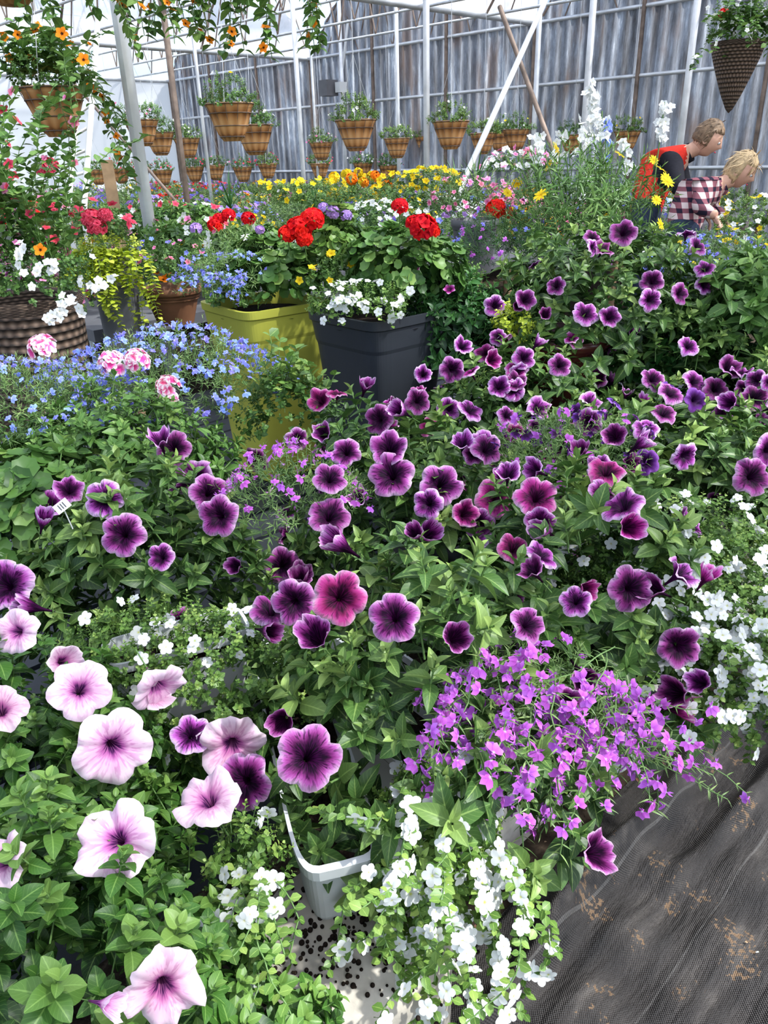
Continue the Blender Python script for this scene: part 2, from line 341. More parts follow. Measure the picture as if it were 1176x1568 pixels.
class Plant:
    def __init__(s,name,kind,c,r,fm=(),nf=0,zmin=-.15,dens=1.,fs=None,lm=None,reg=True,fl=None,ls=1.,lumpy=.1):
        s.acc=Acc(name); s.c=np.asarray(c,float); r=np.asarray(r if np.ndim(r) else (r,r,r),float); s.r=r; s.kind=kind
        sh,lmn,lsc,cover,fls,fsz=KIND[kind]; lsc*=ls; cover*=ls; lm=M[lm or lmn]; fls=fl or fls; fsz=fs or fsz; s.fsz=fsz
        area=2*pi*((r[0]*r[1]+r[0]*r[2]+r[1]*r[2])/3)*(1-zmin)
        n=int(dens*1.25*area/cover**2); s.ph=rng.uniform(0,6)
        for k,(lo,hi,frac) in enumerate(((.84,1.04,.74),(.58,.82,.26))):
            d=mdirs(max(4,int(n*frac)),zmin); nn=nrm(d/r); p=s.c+d*r*(lump(d,s.ph,lumpy)*rng.uniform(lo,hi,len(d)))[:,None]
            nn=nrm(nn*.8+UP*.55+rng.normal(size=nn.shape)*.32)
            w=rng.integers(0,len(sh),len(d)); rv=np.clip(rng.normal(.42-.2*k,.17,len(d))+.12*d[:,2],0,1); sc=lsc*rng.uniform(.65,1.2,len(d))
            for i in range(len(sh)):
                q=w==i
                if q.any(): s.acc.add(sh[i],frames(p[q]-nn[q]*lsc*.6,nn[q],sc[q]),[lm,M['stem']],rv[q])
        if nf and fm:
            d=mdirs(nf,.12 if kind=='pet' else max(zmin,-.1)); nn=nrm(d/r); p=s.c+d*r*(lump(d,s.ph,lumpy)*1.03)[:,None]+nn*fsz*.7
            o=nrm(nn*.6+UP*.25+TOC*.55+rng.normal(size=nn.shape)*.45)
            w=rng.integers(0,len(fls)*len(fm),len(d)); sc=fsz*rng.uniform(.75,1.15,len(d))
            for i in range(len(fls)*len(fm)):
                q=w==i
                if q.any(): s.acc.add(fls[i%len(fls)],frames(p[q],o[q],sc[q]),[M[fm[i//len(fls)]],M['stem']],rng.uniform(0,1,q.sum()))
        if reg: mounds.append(s)
        plants.append(s)
    def strand(s,p,d,L,droop,step,lt,lm,ls,ft=None,fm=None,fs=.01,pf=.3,jit=.18,sr=.0011,fstart=0.):
        a=s.acc; p=np.asarray(p,float); d=nrm(np.asarray(d,float)); n=max(2,int(L/step))
        for i in range(n):
            d=nrm(d+np.array([0,0,-droop*step])+rng.normal(size=3)*jit); q=p+d*step
            a.one(cyl4,frames(p,d,np.array([[sr,sr,step]]),np.zeros(1))[0],M['stem'])
            side=nrm(np.cross(d,UP+rng.normal(size=3)*.3))
            for sg in (-1,1):
                if rng.random()<.9: a.one(lt,frame_x(q,side*sg+d*.5+UP*.25,UP+rng.normal(size=3)*.3,ls*rng.uniform(.7,1.2)),lm,float(np.clip(rng.normal(.5,.18),0,1)))
            if ft is not None and i>=fstart*n and rng.random()<pf:
                o=nrm(TOC*.7+UP*.35+side*rng.choice([-1,1])*.5+rng.normal(size=3)*.4)
                a.one(ft,frames(q+o*fs*.8+rng.normal(size=3)*fs*.3,o,fs*rng.uniform(.8,1.2))[0],(fm,M['stem']),float(rng.random()))
            p=q
def hit(u,v):
    o=np.array(CAMM.translation); d=np.array(ray(u,v)); best=None
    for m in mounds:
        O=(o-m.c)/m.r; D=d/m.r; a=D@D; b=O@D; c=O@O-1.0; q=b*b-a*c
        if q<0: continue
        t=(-b-math.sqrt(q))/a
        if t>0 and (best is None or t<best[0]): best=(t,m)
    return best
# ---- foreground mounds
pk=Plant('pink_petunia_plant','pink',(-.41,.50,.42),(.33,.33,.31),zmin=-.3,lumpy=.15)
pk2=Plant('pink_petunia_plant','pink',(-.58,.84,.46),(.30,.22,.27))
pp1=Plant('purple_petunia_plant','pet',(.06,.97,.48),(.30,.27,.33),('purple',),9,zmin=.0)
pp2=Plant('purple_petunia_plant','pet',(.36,1.22,.44),(.27,.27,.38),('purple','magenta'),14,zmin=-.2)
pp3=Plant('purple_petunia_plant','pet',(-.47,1.30,.46),(.29,.25,.35),('purple',),8)
pp4=Plant('purple_petunia_plant','pet',(.08,1.62,.46),(.34,.28,.37),('purple','magenta'),22)
pp5=Plant('purple_petunia_plant','pet',(.66,1.68,.48),(.32,.30,.36),('purple','violet'),30)
pp6=Plant('purple_petunia_plant','pet',(1.15,1.9,.48),(.32,.32,.37),('purple',),30)
pp7=Plant('purple_petunia_plant','pet',(.38,2.12,.50),(.34,.27,.37),('purple','magenta'),56)
pp8=Plant('purple_petunia_plant','pet',(.95,2.3,.50),(.36,.28,.36),('purple',),24)
pp9=Plant('purple_petunia_plant','pet',P(915,475,2.45),(.34,.28,.25),('purple',),12,zmin=-.5)
for nm,c,r,f in (('bacopa_plant',(-.28,1.0,.57),(.2,.12,.13),20),('bacopa_plant',P(235,985,1.22),(.15,.08,.06),10),('bacopa_plant',P(1050,890,1.44),(.22,.18,.14),130),('bacopa_plant',P(1105,1000,1.38),(.2,.17,.15),170),('bacopa_plant',P(375,1330,.95),(.05,.05,.08),6),('bacopa_plant',P(680,1240,1.06),(.085,.08,.08),26)):
    b=Plant(nm,'bac',c,r,('white',),f,zmin=-.5)
bacF=plants[-1]; bacL=plants[-2]; bacR=plants[-3]
lp=Plant('purple_lobelia_plant','lob',P(810,1070,1.15),(.11,.10,.09),('lobp',),70,zmin=-.6)
lp2=Plant('purple_lobelia_plant','lob',P(445,765,1.38),(.13,.10,.08),('lobp',),70,zmin=-.2)
lp3=Plant('violet_lobelia_plant','lob',P(870,700,1.62),(.15,.12,.09),('violet','lobp'),60,zmin=-.2,fs=.016)
lb=Plant('blue_lobelia_plant','lob',P(260,592,2.0),(.30,.20,.13),('lobb',),420,zmin=-.3,fs=.0135)
lb2=Plant('blue_lobelia_plant','lob',P(35,630,1.75),(.20,.16,.11),('lobb',),220,zmin=-.3)
vb=Plant('verbena_plant','lush',P(165,735,1.72),(.28,.24,.20),zmin=-.3,ls=.6,lumpy=.15)
gl=Plant('geranium_foliage','ger',P(20,790,1.6),(.2,.2,.15),zmin=-.3)
jn=Plant('trailing_vinca','small',P(445,640,1.95),(.14,.10,.11),zmin=-.4)
for k in range(20):
    jn.strand(P(440+rng.uniform(-50,60),610,1.92),(rng.uniform(-.5,.5),-.1,1),rng.uniform(.08,.17),.5,.02,leafR,M['leafB'],.026,jit=.2)
# hand-placed blooms
FL=[(33,900,80),(168,782,58),(194,830,64),(288,737,62),(310,775,58),(355,785,60),(258,695,52),(603,735,66),(600,700,60),(672,748,62),(495,785,60),(497,745,48),(450,862,52),(535,935,76,1),(609,962,72),(493,1150,92),(403,1188,80),(408,960,60),(735,700,46),(830,780,62,1),(748,768,58,1),(916,778,46),(835,815,50),(700,577,38),(725,632,40),(585,660,44),(820,632,44),(892,622,38),(1025,620,40),(1108,572,42),(1137,735,56),(1160,700,50),(955,905,66),(1020,885,56),(1020,985,64),(858,940,46),(950,370,40),(897,480,38),(930,485,34),(988,462,34),(812,462,34),(770,470,32),(855,443,28),(1065,420,30),(990,437,34),(922,395,34),(300,1110,56),(990,670,38),(635,565,34),(665,550,34),(715,545,34),(610,570,32),(1165,620,42),(765,600,36),(640,635,38),(915,740,42),(400,690,40),(455,665,36),(540,705,44),(705,790,46,1),(800,850,46,1),(1060,590,38),(1090,600,38),(530,655,40),(120,770,46),(245,860,40),(1000,600,36),(850,570,34),(800,560,34)]
SIDE=[(540,865,64),(690,990,60),(505,990,74),(990,908,56),(1018,1050,62),(1075,1040,50),(650,820,56),(845,830,50),(475,880,50),(380,700,44),(885,700,40),(960,690,44),(85,815,44),(75,930,50),(400,985,50),(830,745,46),(620,650,44),(510,680,40),(930,680,44),(1165,760,30),(560,770,46),(640,850,44),(800,900,50),(440,900,46),(720,830,46),(760,740,42),(270,740,44)]
def bloom(u,v,px,tpls,mat,out=.03,tilt=None):
    h=hit(u,v)
    if not h: print('miss',u,v); return
    t,m=h; p=np.array(CAMM.translation)+np.array(ray(u,v))*t; n=nrm((p-m.c)/m.r**2); R=px*.5*t/F*1.12
    R=min(max(R,.018),.050)
    o=nrm(n*.35+TOC*.75+UP*.22+rng.normal(size=3)*.3) if tilt is None else nrm(np.asarray(tilt,float)+rng.normal(size=3)*.2)
    m.acc.add(tpls[int(rng.integers(len(tpls)))],frames(p+n*out,o,R),[M[mat],M['stem']],rng.uniform(0,.95))
for f in FL: bloom(f[0],f[1],f[2],PET,'magenta' if len(f)>3 else 'purple')
for f in SIDE: bloom(f[0],f[1],f[2],PETC,'purple',tilt=(rng.uniform(-1,1),-.4,.6))
for f in [(357,1120,92),(155,1160,108),(290,1270,94),(163,1335,112),(110,1085,84),(5,1110,70),(10,1365,78),(225,1540,110),(262,1055,76),(20,1010,64)]: bloom(f[0],f[1],f[2],PK,'pink',out=.04)
for f in [(120,1008,60),(270,1140,64),(215,1090,56),(150,1555,50)]: bloom(f[0],f[1],f[2],PETC,'pink',tilt=(.6,-.3,.5))
for f in [(67,572,44),(190,578,42),(222,574,38),(246,630,38),(264,610,32)]: bloom(f[0],f[1],f[2],VERB,'verb',out=.06,tilt=(0,-.6,1))
# bacopa and lobelia trails
for k in range(50):
    u=rng.uniform(615,740); v=rng.uniform(1200,1300); bacF.strand(P(u,v,rng.uniform(1.0,1.08)),(rng.uniform(-.35,.2),-.5,.1),rng.uniform(.10,.37),7,.011,leafR,M['leafB'],.013,BAC,M['white'],.0125,.24,.17)
for k in range(9):
    bacL.strand(P(rng.uniform(350,410),rng.uniform(1310,1370),.92),(rng.uniform(-.3,.2),-.5,.1),rng.uniform(.10,.2),6.5,.012,leafR,M['leafB'],.013,BAC,M['white'],.012,.14,.2)
for k in range(40):
    bacR.strand(P(rng.uniform(990,1180),rng.uniform(920,1040),1.3),(rng.uniform(0,1),-.6,.1),rng.uniform(.1,.24),6,.012,leafR,M['leafB'],.013,BAC,M['white'],.012,.4,.2)
for k in range(76):
    lp.strand(P(rng.uniform(680,950),rng.uniform(990,1130),rng.uniform(1.04,1.15)),(rng.uniform(-.5,.5),-.45,.2),rng.uniform(.08,.24),9,.014,leafT,M['leafF'],.018,LOB,M['lobp'],.0135,.7,.2,fstart=.25)
for k in range(5):
    lp.strand(P(950,1150,1.1),(1,-.1,.1),rng.uniform(.12,.18),2.5,.016,leafT,M['leafF'],.016,LOB,M['lobp'],.012,.3,.12,fstart=.5)
# ---------------------------------------------------------------- mid ground
def potmesh(name,c,wt,wb,h,rot,mat,e=5.,band=.16,soil=True,n=48):
    a=Acc(name); th=np.linspace(0,2*pi,n+1)
    sx=np.sign(np.cos(th))*np.abs(np.cos(th))**(2/e); sy=np.sign(np.sin(th))*np.abs(np.sin(th))**(2/e)
    prof=[(wb,-h),(wt*(1-.04)-(wt*.96-wb)*band,-h*band-.012),(wt*.96-(wt*.96-wb)*band+.008,-h*band),(wt*.985,-.03),(wt*1.02,-.025),(wt*1.03,0),(wt*.95,0),(wt*.93,-.05)]
    pr=np.array(prof)
    Pt=np.stack([pr[:,None,0]*.5*sx,pr[:,None,0]*.5*sy,pr[:,None,1]*np.ones_like(th)],-1)
    U,V=np.meshgrid(th/2/pi,np.linspace(0,1,len(pr)))
    Mx=T(*c)@Rm('Z',rot); a.add(grid(Pt,U,V,smooth=False) if e>3 else grid(Pt,U,V),Mx,mat)
    if soil:
        a.add(lathe([(.001,0),(1,0)],12),Mx@T(0,0,-.04)@Sc(wt*.5,wt*.5,1),M['soil'])
    return a.build()
M['green']=plain('olive_green_plastic',(.42,.42,.06),.5,.35,0,.08,4)
M['black']=plain('charcoal_plastic',(.028,.032,.04),.45,.4,0,.15,5)
M['greyp']=plain('grey_plastic',(.12,.12,.13),.55,.3,0,.15,5)
M['brownp']=plain('brown_clay',(.16,.07,.035),.6,.3,0,.3,9)
M['redp']=plain('oxblood_glaze',(.06,.012,.01),.25,.5,0,.3,9)
M['whiteb']=plain('white_plastic',(.62,.64,.64),.4,.4,0,.06,9)
gp=P(405,460,2.7); dp=P(580,473,2.42)
potmesh('green_square_planter',gp,.345,.25,.62,radians(38),M['green'],8)
potmesh('charcoal_square_planter',dp,.335,.23,.56,radians(42),M['black'],8)
potmesh('grey_square_planter',P(170,395,3.1),.17,.12,.62,radians(10),M['greyp'],8)
potmesh('clay_bowl_planter',P(262,438,3.2),.24,.15,.15,0,M['brownp'],2)
potmesh('round_brown_planter',P(727,335,3.3),.20,.15,.22,0,M['greyp'],2)
potmesh('oxblood_glazed_planter',P(850,510,2.4),.34,.22,.32,0,M['redp'],2)
Plant('green_planter_foliage','ger',gp+[0.05,0,.05],(.19,.18,.16),(),0,zmin=-.1,reg=False)
Plant('green_planter_foliage','small',gp+[-.07,-.06,.03],(.13,.12,.09),(),0,zmin=-.2,reg=False)
mpf=Plant('mixed_planter_flowers','lob',P(345,425,2.55),(.14,.11,.08),('lobb',),110,zmin=-.5,reg=False,fs=.011)
for k in range(22): mpf.strand(P(rng.uniform(290,395),425,2.48),(rng.uniform(-.6,.5),-.5,.1),rng.uniform(.06,.13),9,.014,leafT,M['leafF'],.018,LOB,M['lobb'],.011,.6,.2)
Plant('fern_foliage','fine',P(385,400,2.75),(.15,.14,.10),('white',),6,zmin=-.3,reg=False,ls=.8)
Plant('geranium_plant','ger',P(615,415,2.4),(.17,.14,.12),(),0,zmin=-.4,reg=False)
Plant('variegated_geranium_plant','ger',P(510,375,2.65),(.14,.12,.11),(),0,zmin=-.4,reg=False,lm='leafB',ls=.8)
wb=Plant('bacopa_plant','bac',P(550,460,2.25),(.15,.09,.05),('white',),22,zmin=-.6,reg=False,fs=.013)
for k in range(12): wb.strand(P(rng.uniform(500,610),460,2.2),(rng.uniform(-.6,.6),-.5,0),.09,8,.014,leafR,M['leafB'],.015,BAC,M['white'],.013,.35,.2)
def heads(name,lst,mat,tpls,d,stem=.07):
    a=Acc(name)
    for u,v,px in lst:
        p=P(u,v,d); R=px*.5*d/F; a.add(tpls[int(rng.integers(len(tpls)))],frames(p,nrm(UP*.8+TOC*.5),R),[M[mat],M['stem']],rng.uniform(.2,.7)); seg(a,p-[0,-.04,stem],p,.002,M['stem'])
    return a.build()
heads('red_geranium_blooms',[(458,350,42),(478,336,40),(440,358,30),(466,366,28)],'red',UMB,2.45)
heads('red_geranium_blooms',[(648,348,46),(612,316,28),(634,342,28),(662,354,26)],'red',UMB,2.25)
heads('red_geranium_blooms',[(760,320,34),(775,325,22),(330,345,26),(380,335,24),(350,330,24),(335,335,20)],'red',UMB,2.9)
heads('coral_geranium_blooms',[(140,335,34),(160,330,26),(150,348,30),(75,255,32),(65,262,20),(75,318,26)],'coral',UMB,2.9)
heads('lavender_blooms',[(510,325,24),(570,372,22),(530,330,20),(398,352,16),(300,350,20),(495,318,18)],'lav',UMB,2.55)
Plant('white_candytuft','small',P(575,345,3.2),(.19,.14,.09),('white',),110,zmin=-.3,reg=False,fs=.014)
Plant('yellow_pansies','small',P(530,425,2.5),(.14,.1,.06),('yellow',),14,zmin=-.3,reg=False,fs=.016)
Plant('pink_diascia_plant','fine',P(720,312,3.3),(.17,.14,.09),('pinkf',),60,zmin=-.3,reg=False,fs=.014,fl=[FLO])
Plant('yellow_daisy_bush','fine',P(890,345,2.9),(.28,.25,.25),('yellow',),16,zmin=-.4,reg=False,fs=.026,ls=1.3,lm='leafG',dens=1.2)
Plant('creeping_foliage','small',P(690,470,2.7),(.14,.16,.2),('magenta',),5,zmin=-.5,reg=False)
Plant('blue_salvia','lob',P(770,380,2.9),(.2,.18,.13),('lobb','lobp'),70,zmin=-.3,reg=False,fs=.014,lm='leafD')
Plant('blue_lobelia_plant','lob',P(1095,410,2.6),(.2,.16,.09),('lobb',),160,zmin=-.3,reg=False)
Plant('leafy_vegetable_plant','dark',P(1150,480,2.35),(.22,.2,.20),('white',),0,zmin=-.6,reg=False,lm='leafG')
Plant('leafy_vegetable_plant','dark',P(1010,540,2.5),(.3,.2,.18),(),0,zmin=-.6,reg=False,ls=.7)
Plant('dark_foliage_plant','dark',P(690,520,2.5),(.18,.15,.2),('magenta',),3,zmin=-.6,reg=False,ls=.6)
Plant('yellow_fuchsia_foliage','small',P(790,500,2.3),(.07,.06,.07),(),0,zmin=-.6,reg=False,lm='leafY')
cj=Plant('creeping_jenny','small',P(165,385,3.05),(.13,.1,.07),(),0,zmin=-.3,reg=False,lm='leafY')
for k in range(40): cj.strand(P(rng.uniform(115,212),385,3.0),(rng.uniform(-.8,.8),-.6,.1),rng.uniform(.15,.36),13,.014,leafR,M['leafY'],.023,jit=.1)
Plant('coleus_foliage','small',P(150,350,3.0),(.12,.1,.08),('coral',),16,zmin=-.3,reg=False,fs=.02)
Plant('bowl_planter_flowers','small',P(262,412,3.15),(.16,.13,.10),('pinkf','lobb'),34,zmin=-.3,reg=False)
m,nt,out=newmat('woven_wicker'); uv=N(nt,'ShaderNodeUVMap',uv_map='UVMap'); s=N(nt,'ShaderNodeSeparateXYZ'); nt.links.new(uv.outputs[0],s.inputs[0])
w1=math_(nt,'SINE',math_(nt,'MULTIPLY',s.outputs[1],120.)); w2=math_(nt,'SINE',math_(nt,'ADD',math_(nt,'MULTIPLY',s.outputs[0],200.),math_(nt,'MULTIPLY',math_(nt,'SIGN',w1),1.5)))
h=math_(nt,'ADD',math_(nt,'MULTIPLY',math_(nt,'ABSOLUTE',w1),.7),math_(nt,'MULTIPLY',w2,.25)); r=ramp(nt,[(.1,(.03,.02,.014)),(.6,(.13,.085,.06)),(1,(.26,.18,.13))]); nt.links.new(h,r.inputs[0]); finish(nt,out,r.outputs[0],.7,0,.3,h,.8,.01); M['wicker']=m
m,nt,out=newmat('coir_basket'); uv=N(nt,'ShaderNodeUVMap',uv_map='UVMap'); s=N(nt,'ShaderNodeSeparateXYZ'); nt.links.new(uv.outputs[0],s.inputs[0])
w1=math_(nt,'ABSOLUTE',math_(nt,'SINE',math_(nt,'MULTIPLY',s.outputs[1],16.))); w2=math_(nt,'SINE',math_(nt,'MULTIPLY',s.outputs[0],75.)); h=math_(nt,'ADD',math_(nt,'MULTIPLY',w1,.75),math_(nt,'MULTIPLY',w2,.2))
r=ramp(nt,[(0,(.20,.08,.025)),(.5,(.46,.22,.08)),(1,(.66,.38,.17))]); nt.links.new(h,r.inputs[0]); finish(nt,out,r.outputs[0],.75,0,.2,h,.6,.01); M['coir']=m
a=Acc('wicker_planter'); wc=P(38,458,2.45); a.add(lathe([(.11,-.42),(.145,-.3),(.165,-.15),(.168,-.03),(.178,-.01),(.173,.01),(.15,.0),(.14,-.05),(.001,-.05)],32),T(*wc),M['wicker']); a.build()
cl=Plant('flowering_climber','small',P(35,425,2.4),(.20,.16,.12),('white','pinkf'),16,zmin=-.4,reg=False,fs=.014)
for k in range(50):
    cl.strand(P(rng.uniform(-40,110),rng.uniform(380,420),rng.uniform(2.3,2.55)),(rng.uniform(-.35,.15),rng.uniform(-.2,.2),1),rng.uniform(.2,.62),.2,.022,leafR,M['leafG'],.030,FLO,M[['pinkf','white','coral','pinkf'][k%4]],.016,.09,.14,sr=.0016)
for (u,v) in [(32,385),(52,420),(72,408),(100,465),(92,475),(135,440),(160,430),(115,468),(85,490)]:
    cl.acc.add(FLO,frames(P(u,v,2.15)+rng.normal(size=(5,3))*.016,TOC+rng.normal(size=(5,3))*.5,.014),[M['white']],.7)
for u,v in [(62,383),(95,52),(128,92)]:
    cl.acc.add(FLO,frames(P(u,v,2.2),TOC,.02),[M['orange']],.6)
# ---------------------------------------------------------------- hanging baskets
def basket(u,v,px,fm=('white',),nf=6,cone=False,ztop=2.9,d=None,W=.30,full=1.):
    d=d or W*F/px; c=P(u,v,d); pl=Plant('hanging_flower_basket','small',c+[0,0,.10],(.185*W/.3,.185*W/.3,.13*full),fm,nf,zmin=-.2,dens=.9,reg=False,fs=.015,lm='leafB' if rng.random()<.5 else 'leafG',lumpy=.18,ls=1.15)
    a=pl.acc; s=W/.3
    if cone: prof=[(.001,-.30),(.02,-.28),(.06,-.2),(.10,-.1),(.13,-.02),(.15,.05),(.155,.07),(.14,.07),(.13,.03),(.001,.02)]
    else: prof=[(.001,-.125),(.055,-.125),(.085,-.085),(.115,-.01),(.138,.06),(.15,.075),(.152,.085),(.135,.085),(.13,.05),(.001,.05)]
    a.add(lathe(prof,24),T(*c)@Sc(s),M['wicker' if cone else 'coir'])
    for z,R in ((.08,.153),(.03,.132),(-.04,.106),(-.1,.078)):
        if not cone: a.add(ring(R*s,.003),T(c[0],c[1],c[2]+z*s),M['rust'])
    if not cone:
        for k in range(12):
            t=k*pi/6; e=np.array([cos(t),sin(t),0]); seg(a,c+e*.07*s-[0,0,.11*s],c+e*.153*s+[0,0,.08*s],.0022,M['rust'],cyl4)
    top=c+[0,0,.5]
    for k in range(3):
        t=k*2.094+.5; seg(a,c+[.15*s*cos(t),.15*s*sin(t),.08*s],top,.0018,M['steel'],cyl4)
    seg(a,top,[top[0],top[1],ztop],.0022,M['steel'],cyl4)
    return pl,c
for u,v,px in [(353,182,74),(390,210,60),(545,203,62),(690,203,56),(218,200,52),(245,217,46),(287,224,40),(492,229,36),(608,224,40),(740,217,42),(766,214,38),(790,211,42),(876,218,38),(960,213,40),(1122,218,34),(650,218,30),(698,222,30)]:
    basket(u,v,px,(('white',),('yellow','white'),('white','pinkf'))[int(rng.integers(3))],int(rng.integers(3,12)))
for u in (150,185,215,250,298,330,372,410,490,556,595):
    basket(u,268+rng.uniform(-4,4)-(u-150)*.02,28,(('coral',),('pinkf','white'))[int(rng.integers(2))],14,d=11.5)
pl,c=basket(85,165,96,('orange',),4,full=1.5)
for k in range(20): pl.strand(c+[rng.uniform(-.15,.1),0,.12],(rng.uniform(-.8,.8),rng.uniform(-.5,.3),1.),rng.uniform(.2,.5),2.,.03,leafO,M['leafG'],.055,FLO,M['orange'],.02,.06,.2,sr=.002)
for k in range(7): pl.strand(c+[rng.uniform(.05,.2),-.1,.12],(rng.uniform(.2,1),-.4,.4),rng.uniform(.3,.7),7.,.03,leafO,M['leafG'],.05,FLO,M['orange'],.02,.05,.15,sr=.002)
pl,c=basket(340,-70,110,('orange',),4,full=1.3,d=3.2)
for k in range(30): pl.strand(c+[rng.uniform(-.25,.32),-.05,.08],(rng.uniform(-.9,1.1),-.3,.1),rng.uniform(.35,.6),8.,.03,leafO,M['leafG'],.048,FLO,M['orange'],.02,.10,.15,sr=.002)
pl,c=basket(1128,85,88,('white',),10,cone=True,d=3.9,W=.26)
for k in range(40): pl.strand(c+[rng.uniform(-.12,.12),-.03,.1],(rng.uniform(-.8,.8),-.4,.8),rng.uniform(.1,.34),5.,.02,leafR,M['leafG'],.03,BAC,M['white'],.014,.2,.2)
pl.acc.add(UMB[0],frames(P(1108,22,3.8),TOC,.03),[M['red']],.5)
pl,c=basket(10,-50,100,('pinkf',),4,d=3.,full=1.2)
for k in range(16): pl.strand(c+[rng.uniform(-.2,.25),-.05,.1],(rng.uniform(-.9,.8),-.4,.2),rng.uniform(.3,.6),7.,.03,leafO,M['leafG'],.05,FLO,M['orange'],.02,.04,.15,sr=.002)
g=Plant('white_delphinium','fine',P(890,310,3.4),(.10,.1,.10),('white',),6,zmin=-.2,reg=False)
for (u0,v0,u1,v1,mt,n) in [(905,290,908,132,'white',44),(935,280,928,185,'lobb',8),(925,280,922,170,'white',16),(1000,280,1018,155,'white',22),(985,290,950,215,'white',14),(830,290,822,205,'white',14),(850,290,862,200,'white',8),(895,280,890,190,'white',14)]:
    q0=P(u0,v0,3.4); q1=P(u1,v1,3.4); seg(g.acc,q0-[0,0,.3],q1,.003,M['stem'])
    for i in range(n):
        f=rng.uniform(.5,1.); q=q0*(1-f)+q1*f+rng.normal(size=3)*.016; g.acc.add(FLO,frames(q,TOC+rng.normal(size=3)*.6,.021),[M[mt]],rng.uniform(.6,1.))
sp=Acc('dracaena_spike'); 
for u,v,d,s in ((730,250,4.2,.28),(350,285,4.5,.25),(700,262,5,.3),(480,290,4.5,.22),(250,330,4.2,.2)): sp.add(SPIKE,frames(P(u,v,d)-[0,0,s*.5],UP,s),[M['leafD']],.5)
sp.build()
# far benches with flower masses
variants=[]
cols=[('yellow',),('orange','yellow'),('white','pinkf'),('coral','red'),('lobb','lav'),('pinkf','magenta'),('white',),()]
def farbush(i,fm,nf):
    k=Plant('tmp','small',(0,0,0),(.22,.22,.17),fm,nf,zmin=-.05,dens=.55,reg=False,fs=.024,ls=1.5,lm=('leafG','leafB','leafA','leafF')[i%4],fl=[FLO]); plants.remove(k); k.acc.name='flat_of_annuals'; o=k.acc.build(); me=o.data; bpy.data.objects.remove(o); return me
for i,fm in enumerate(cols): variants.append(farbush(i,fm,(36 if i<2 else 60) if fm else 0))
def place(parent,name,me,p,s=1.):
    o=bpy.data.objects.new(name,me); scene.collection.objects.link(o); o.location=p; o.rotation_euler=(0,0,rng.uniform(0,6)); o.scale=(s,s,s*rng.uniform(.8,1.2)); o.parent=parent; return o
row=0
for b0,b1 in ((-4.9,-3.2),(-7.0,-5.3),(-9.1,-7.4),(-11.2,-9.5),(-13.3,-11.6),(-15.4,-13.7)):
    e=bpy.data.objects.new('annuals_bench',None); scene.collection.objects.link(e)
    bench=Acc('bench_top'); a0,a1=( 1.4 if row==0 else -.5),9.0
    c=AB((a0+a1)/2,(b0+b1)/2,.68); bench.add(box,T(*c)@Rm('Z',math.atan2(A[1],A[0]))@Sc(a1-a0,abs(b1-b0),.05),M['greyp'])
    for aa in np.arange(a0+.2,a1,1.4):
        for bb in (b0+.1,b1-.1): seg(bench,AB(aa,bb,0),AB(aa,bb,.68),.03,M['wood'])
    bench.build(e)
    for aa in np.arange(a0+.2,a1,.42):
        base=int(rng.integers(len(variants)))
        for bb in np.arange(b0+.15,b1+.05,.4):
            p=AB(aa+rng.uniform(-.06,.06),bb+rng.uniform(-.05,.05),.76)
            if p[1]<2.9: continue
            vi=base if rng.random()<.5 else 7
            place(e,'annuals_flat',variants[vi],p,rng.uniform(.85,1.15))
    row+=1
Plant('yellow_chrysanthemums','small',P(645,285,4.6),(.22,.2,.10),('yellow',),90,zmin=-.2,reg=False,fs=.021,lm='leafB',lumpy=.2)
Plant('yellow_chrysanthemums','small',P(465,305,4.2),(.22,.2,.10),('yellow',),60,zmin=-.2,reg=False,fs=.019,lm='leafB',lumpy=.2)
Plant('orange_marigolds','small',P(550,295,4.7),(.17,.17,.09),('orange','yellow'),24,zmin=-.2,reg=False,fs=.034,fl=UMBL,lm='leafB')
Plant('green_shrub','small',P(570,315,3.9),(.35,.2,.09),('yellow',),12,zmin=-.2,reg=False,lm='leafG')
Plant('pink_blooms','small',P(795,255,5.2),(.24,.18,.09),('pinkf','white'),70,zmin=-.2,reg=False,fs=.026)
Plant('white_blooms','small',P(1100,395,3.8),(.35,.25,.12),('white','yellow'),40,zmin=-.2,reg=False,fs=.02)
Plant('yellow_foliage_plant','small',P(1165,345,4.4),(.24,.22,.14),('white','yellow'),30,zmin=-.3,reg=False,fs=.02,lm='leafB')
Plant('green_shrub','lush',P(300,385,3.9),(.35,.3,.14),('white','pinkf'),40,zmin=-.2,reg=False)
Plant('green_shrub','lush',P(240,350,4.4),(.4,.3,.14),('white','coral'),40,zmin=-.2,reg=False)
for pl in plants: pl.acc.build()
# plant label
a=Acc('plant_label'); lp_=P(95,775,1.22); a.add(box,frames(lp_,TOC+np.array([.3,0,.2]),np.array([[.024,.016,.001]]),np.array([.5])),M['whitep'])
for k in range(3): a.add(box,frames(lp_+TOC*.001,TOC+np.array([.3,0,.2]),np.array([[.0015,.010,.001]]),np.array([.5]))@T((k-1)*2.8,0,0),M['black'])
seg(a,lp_-[0,-.02,.05],lp_-[0,-.001,0],.001,M['whitep']); a.build()
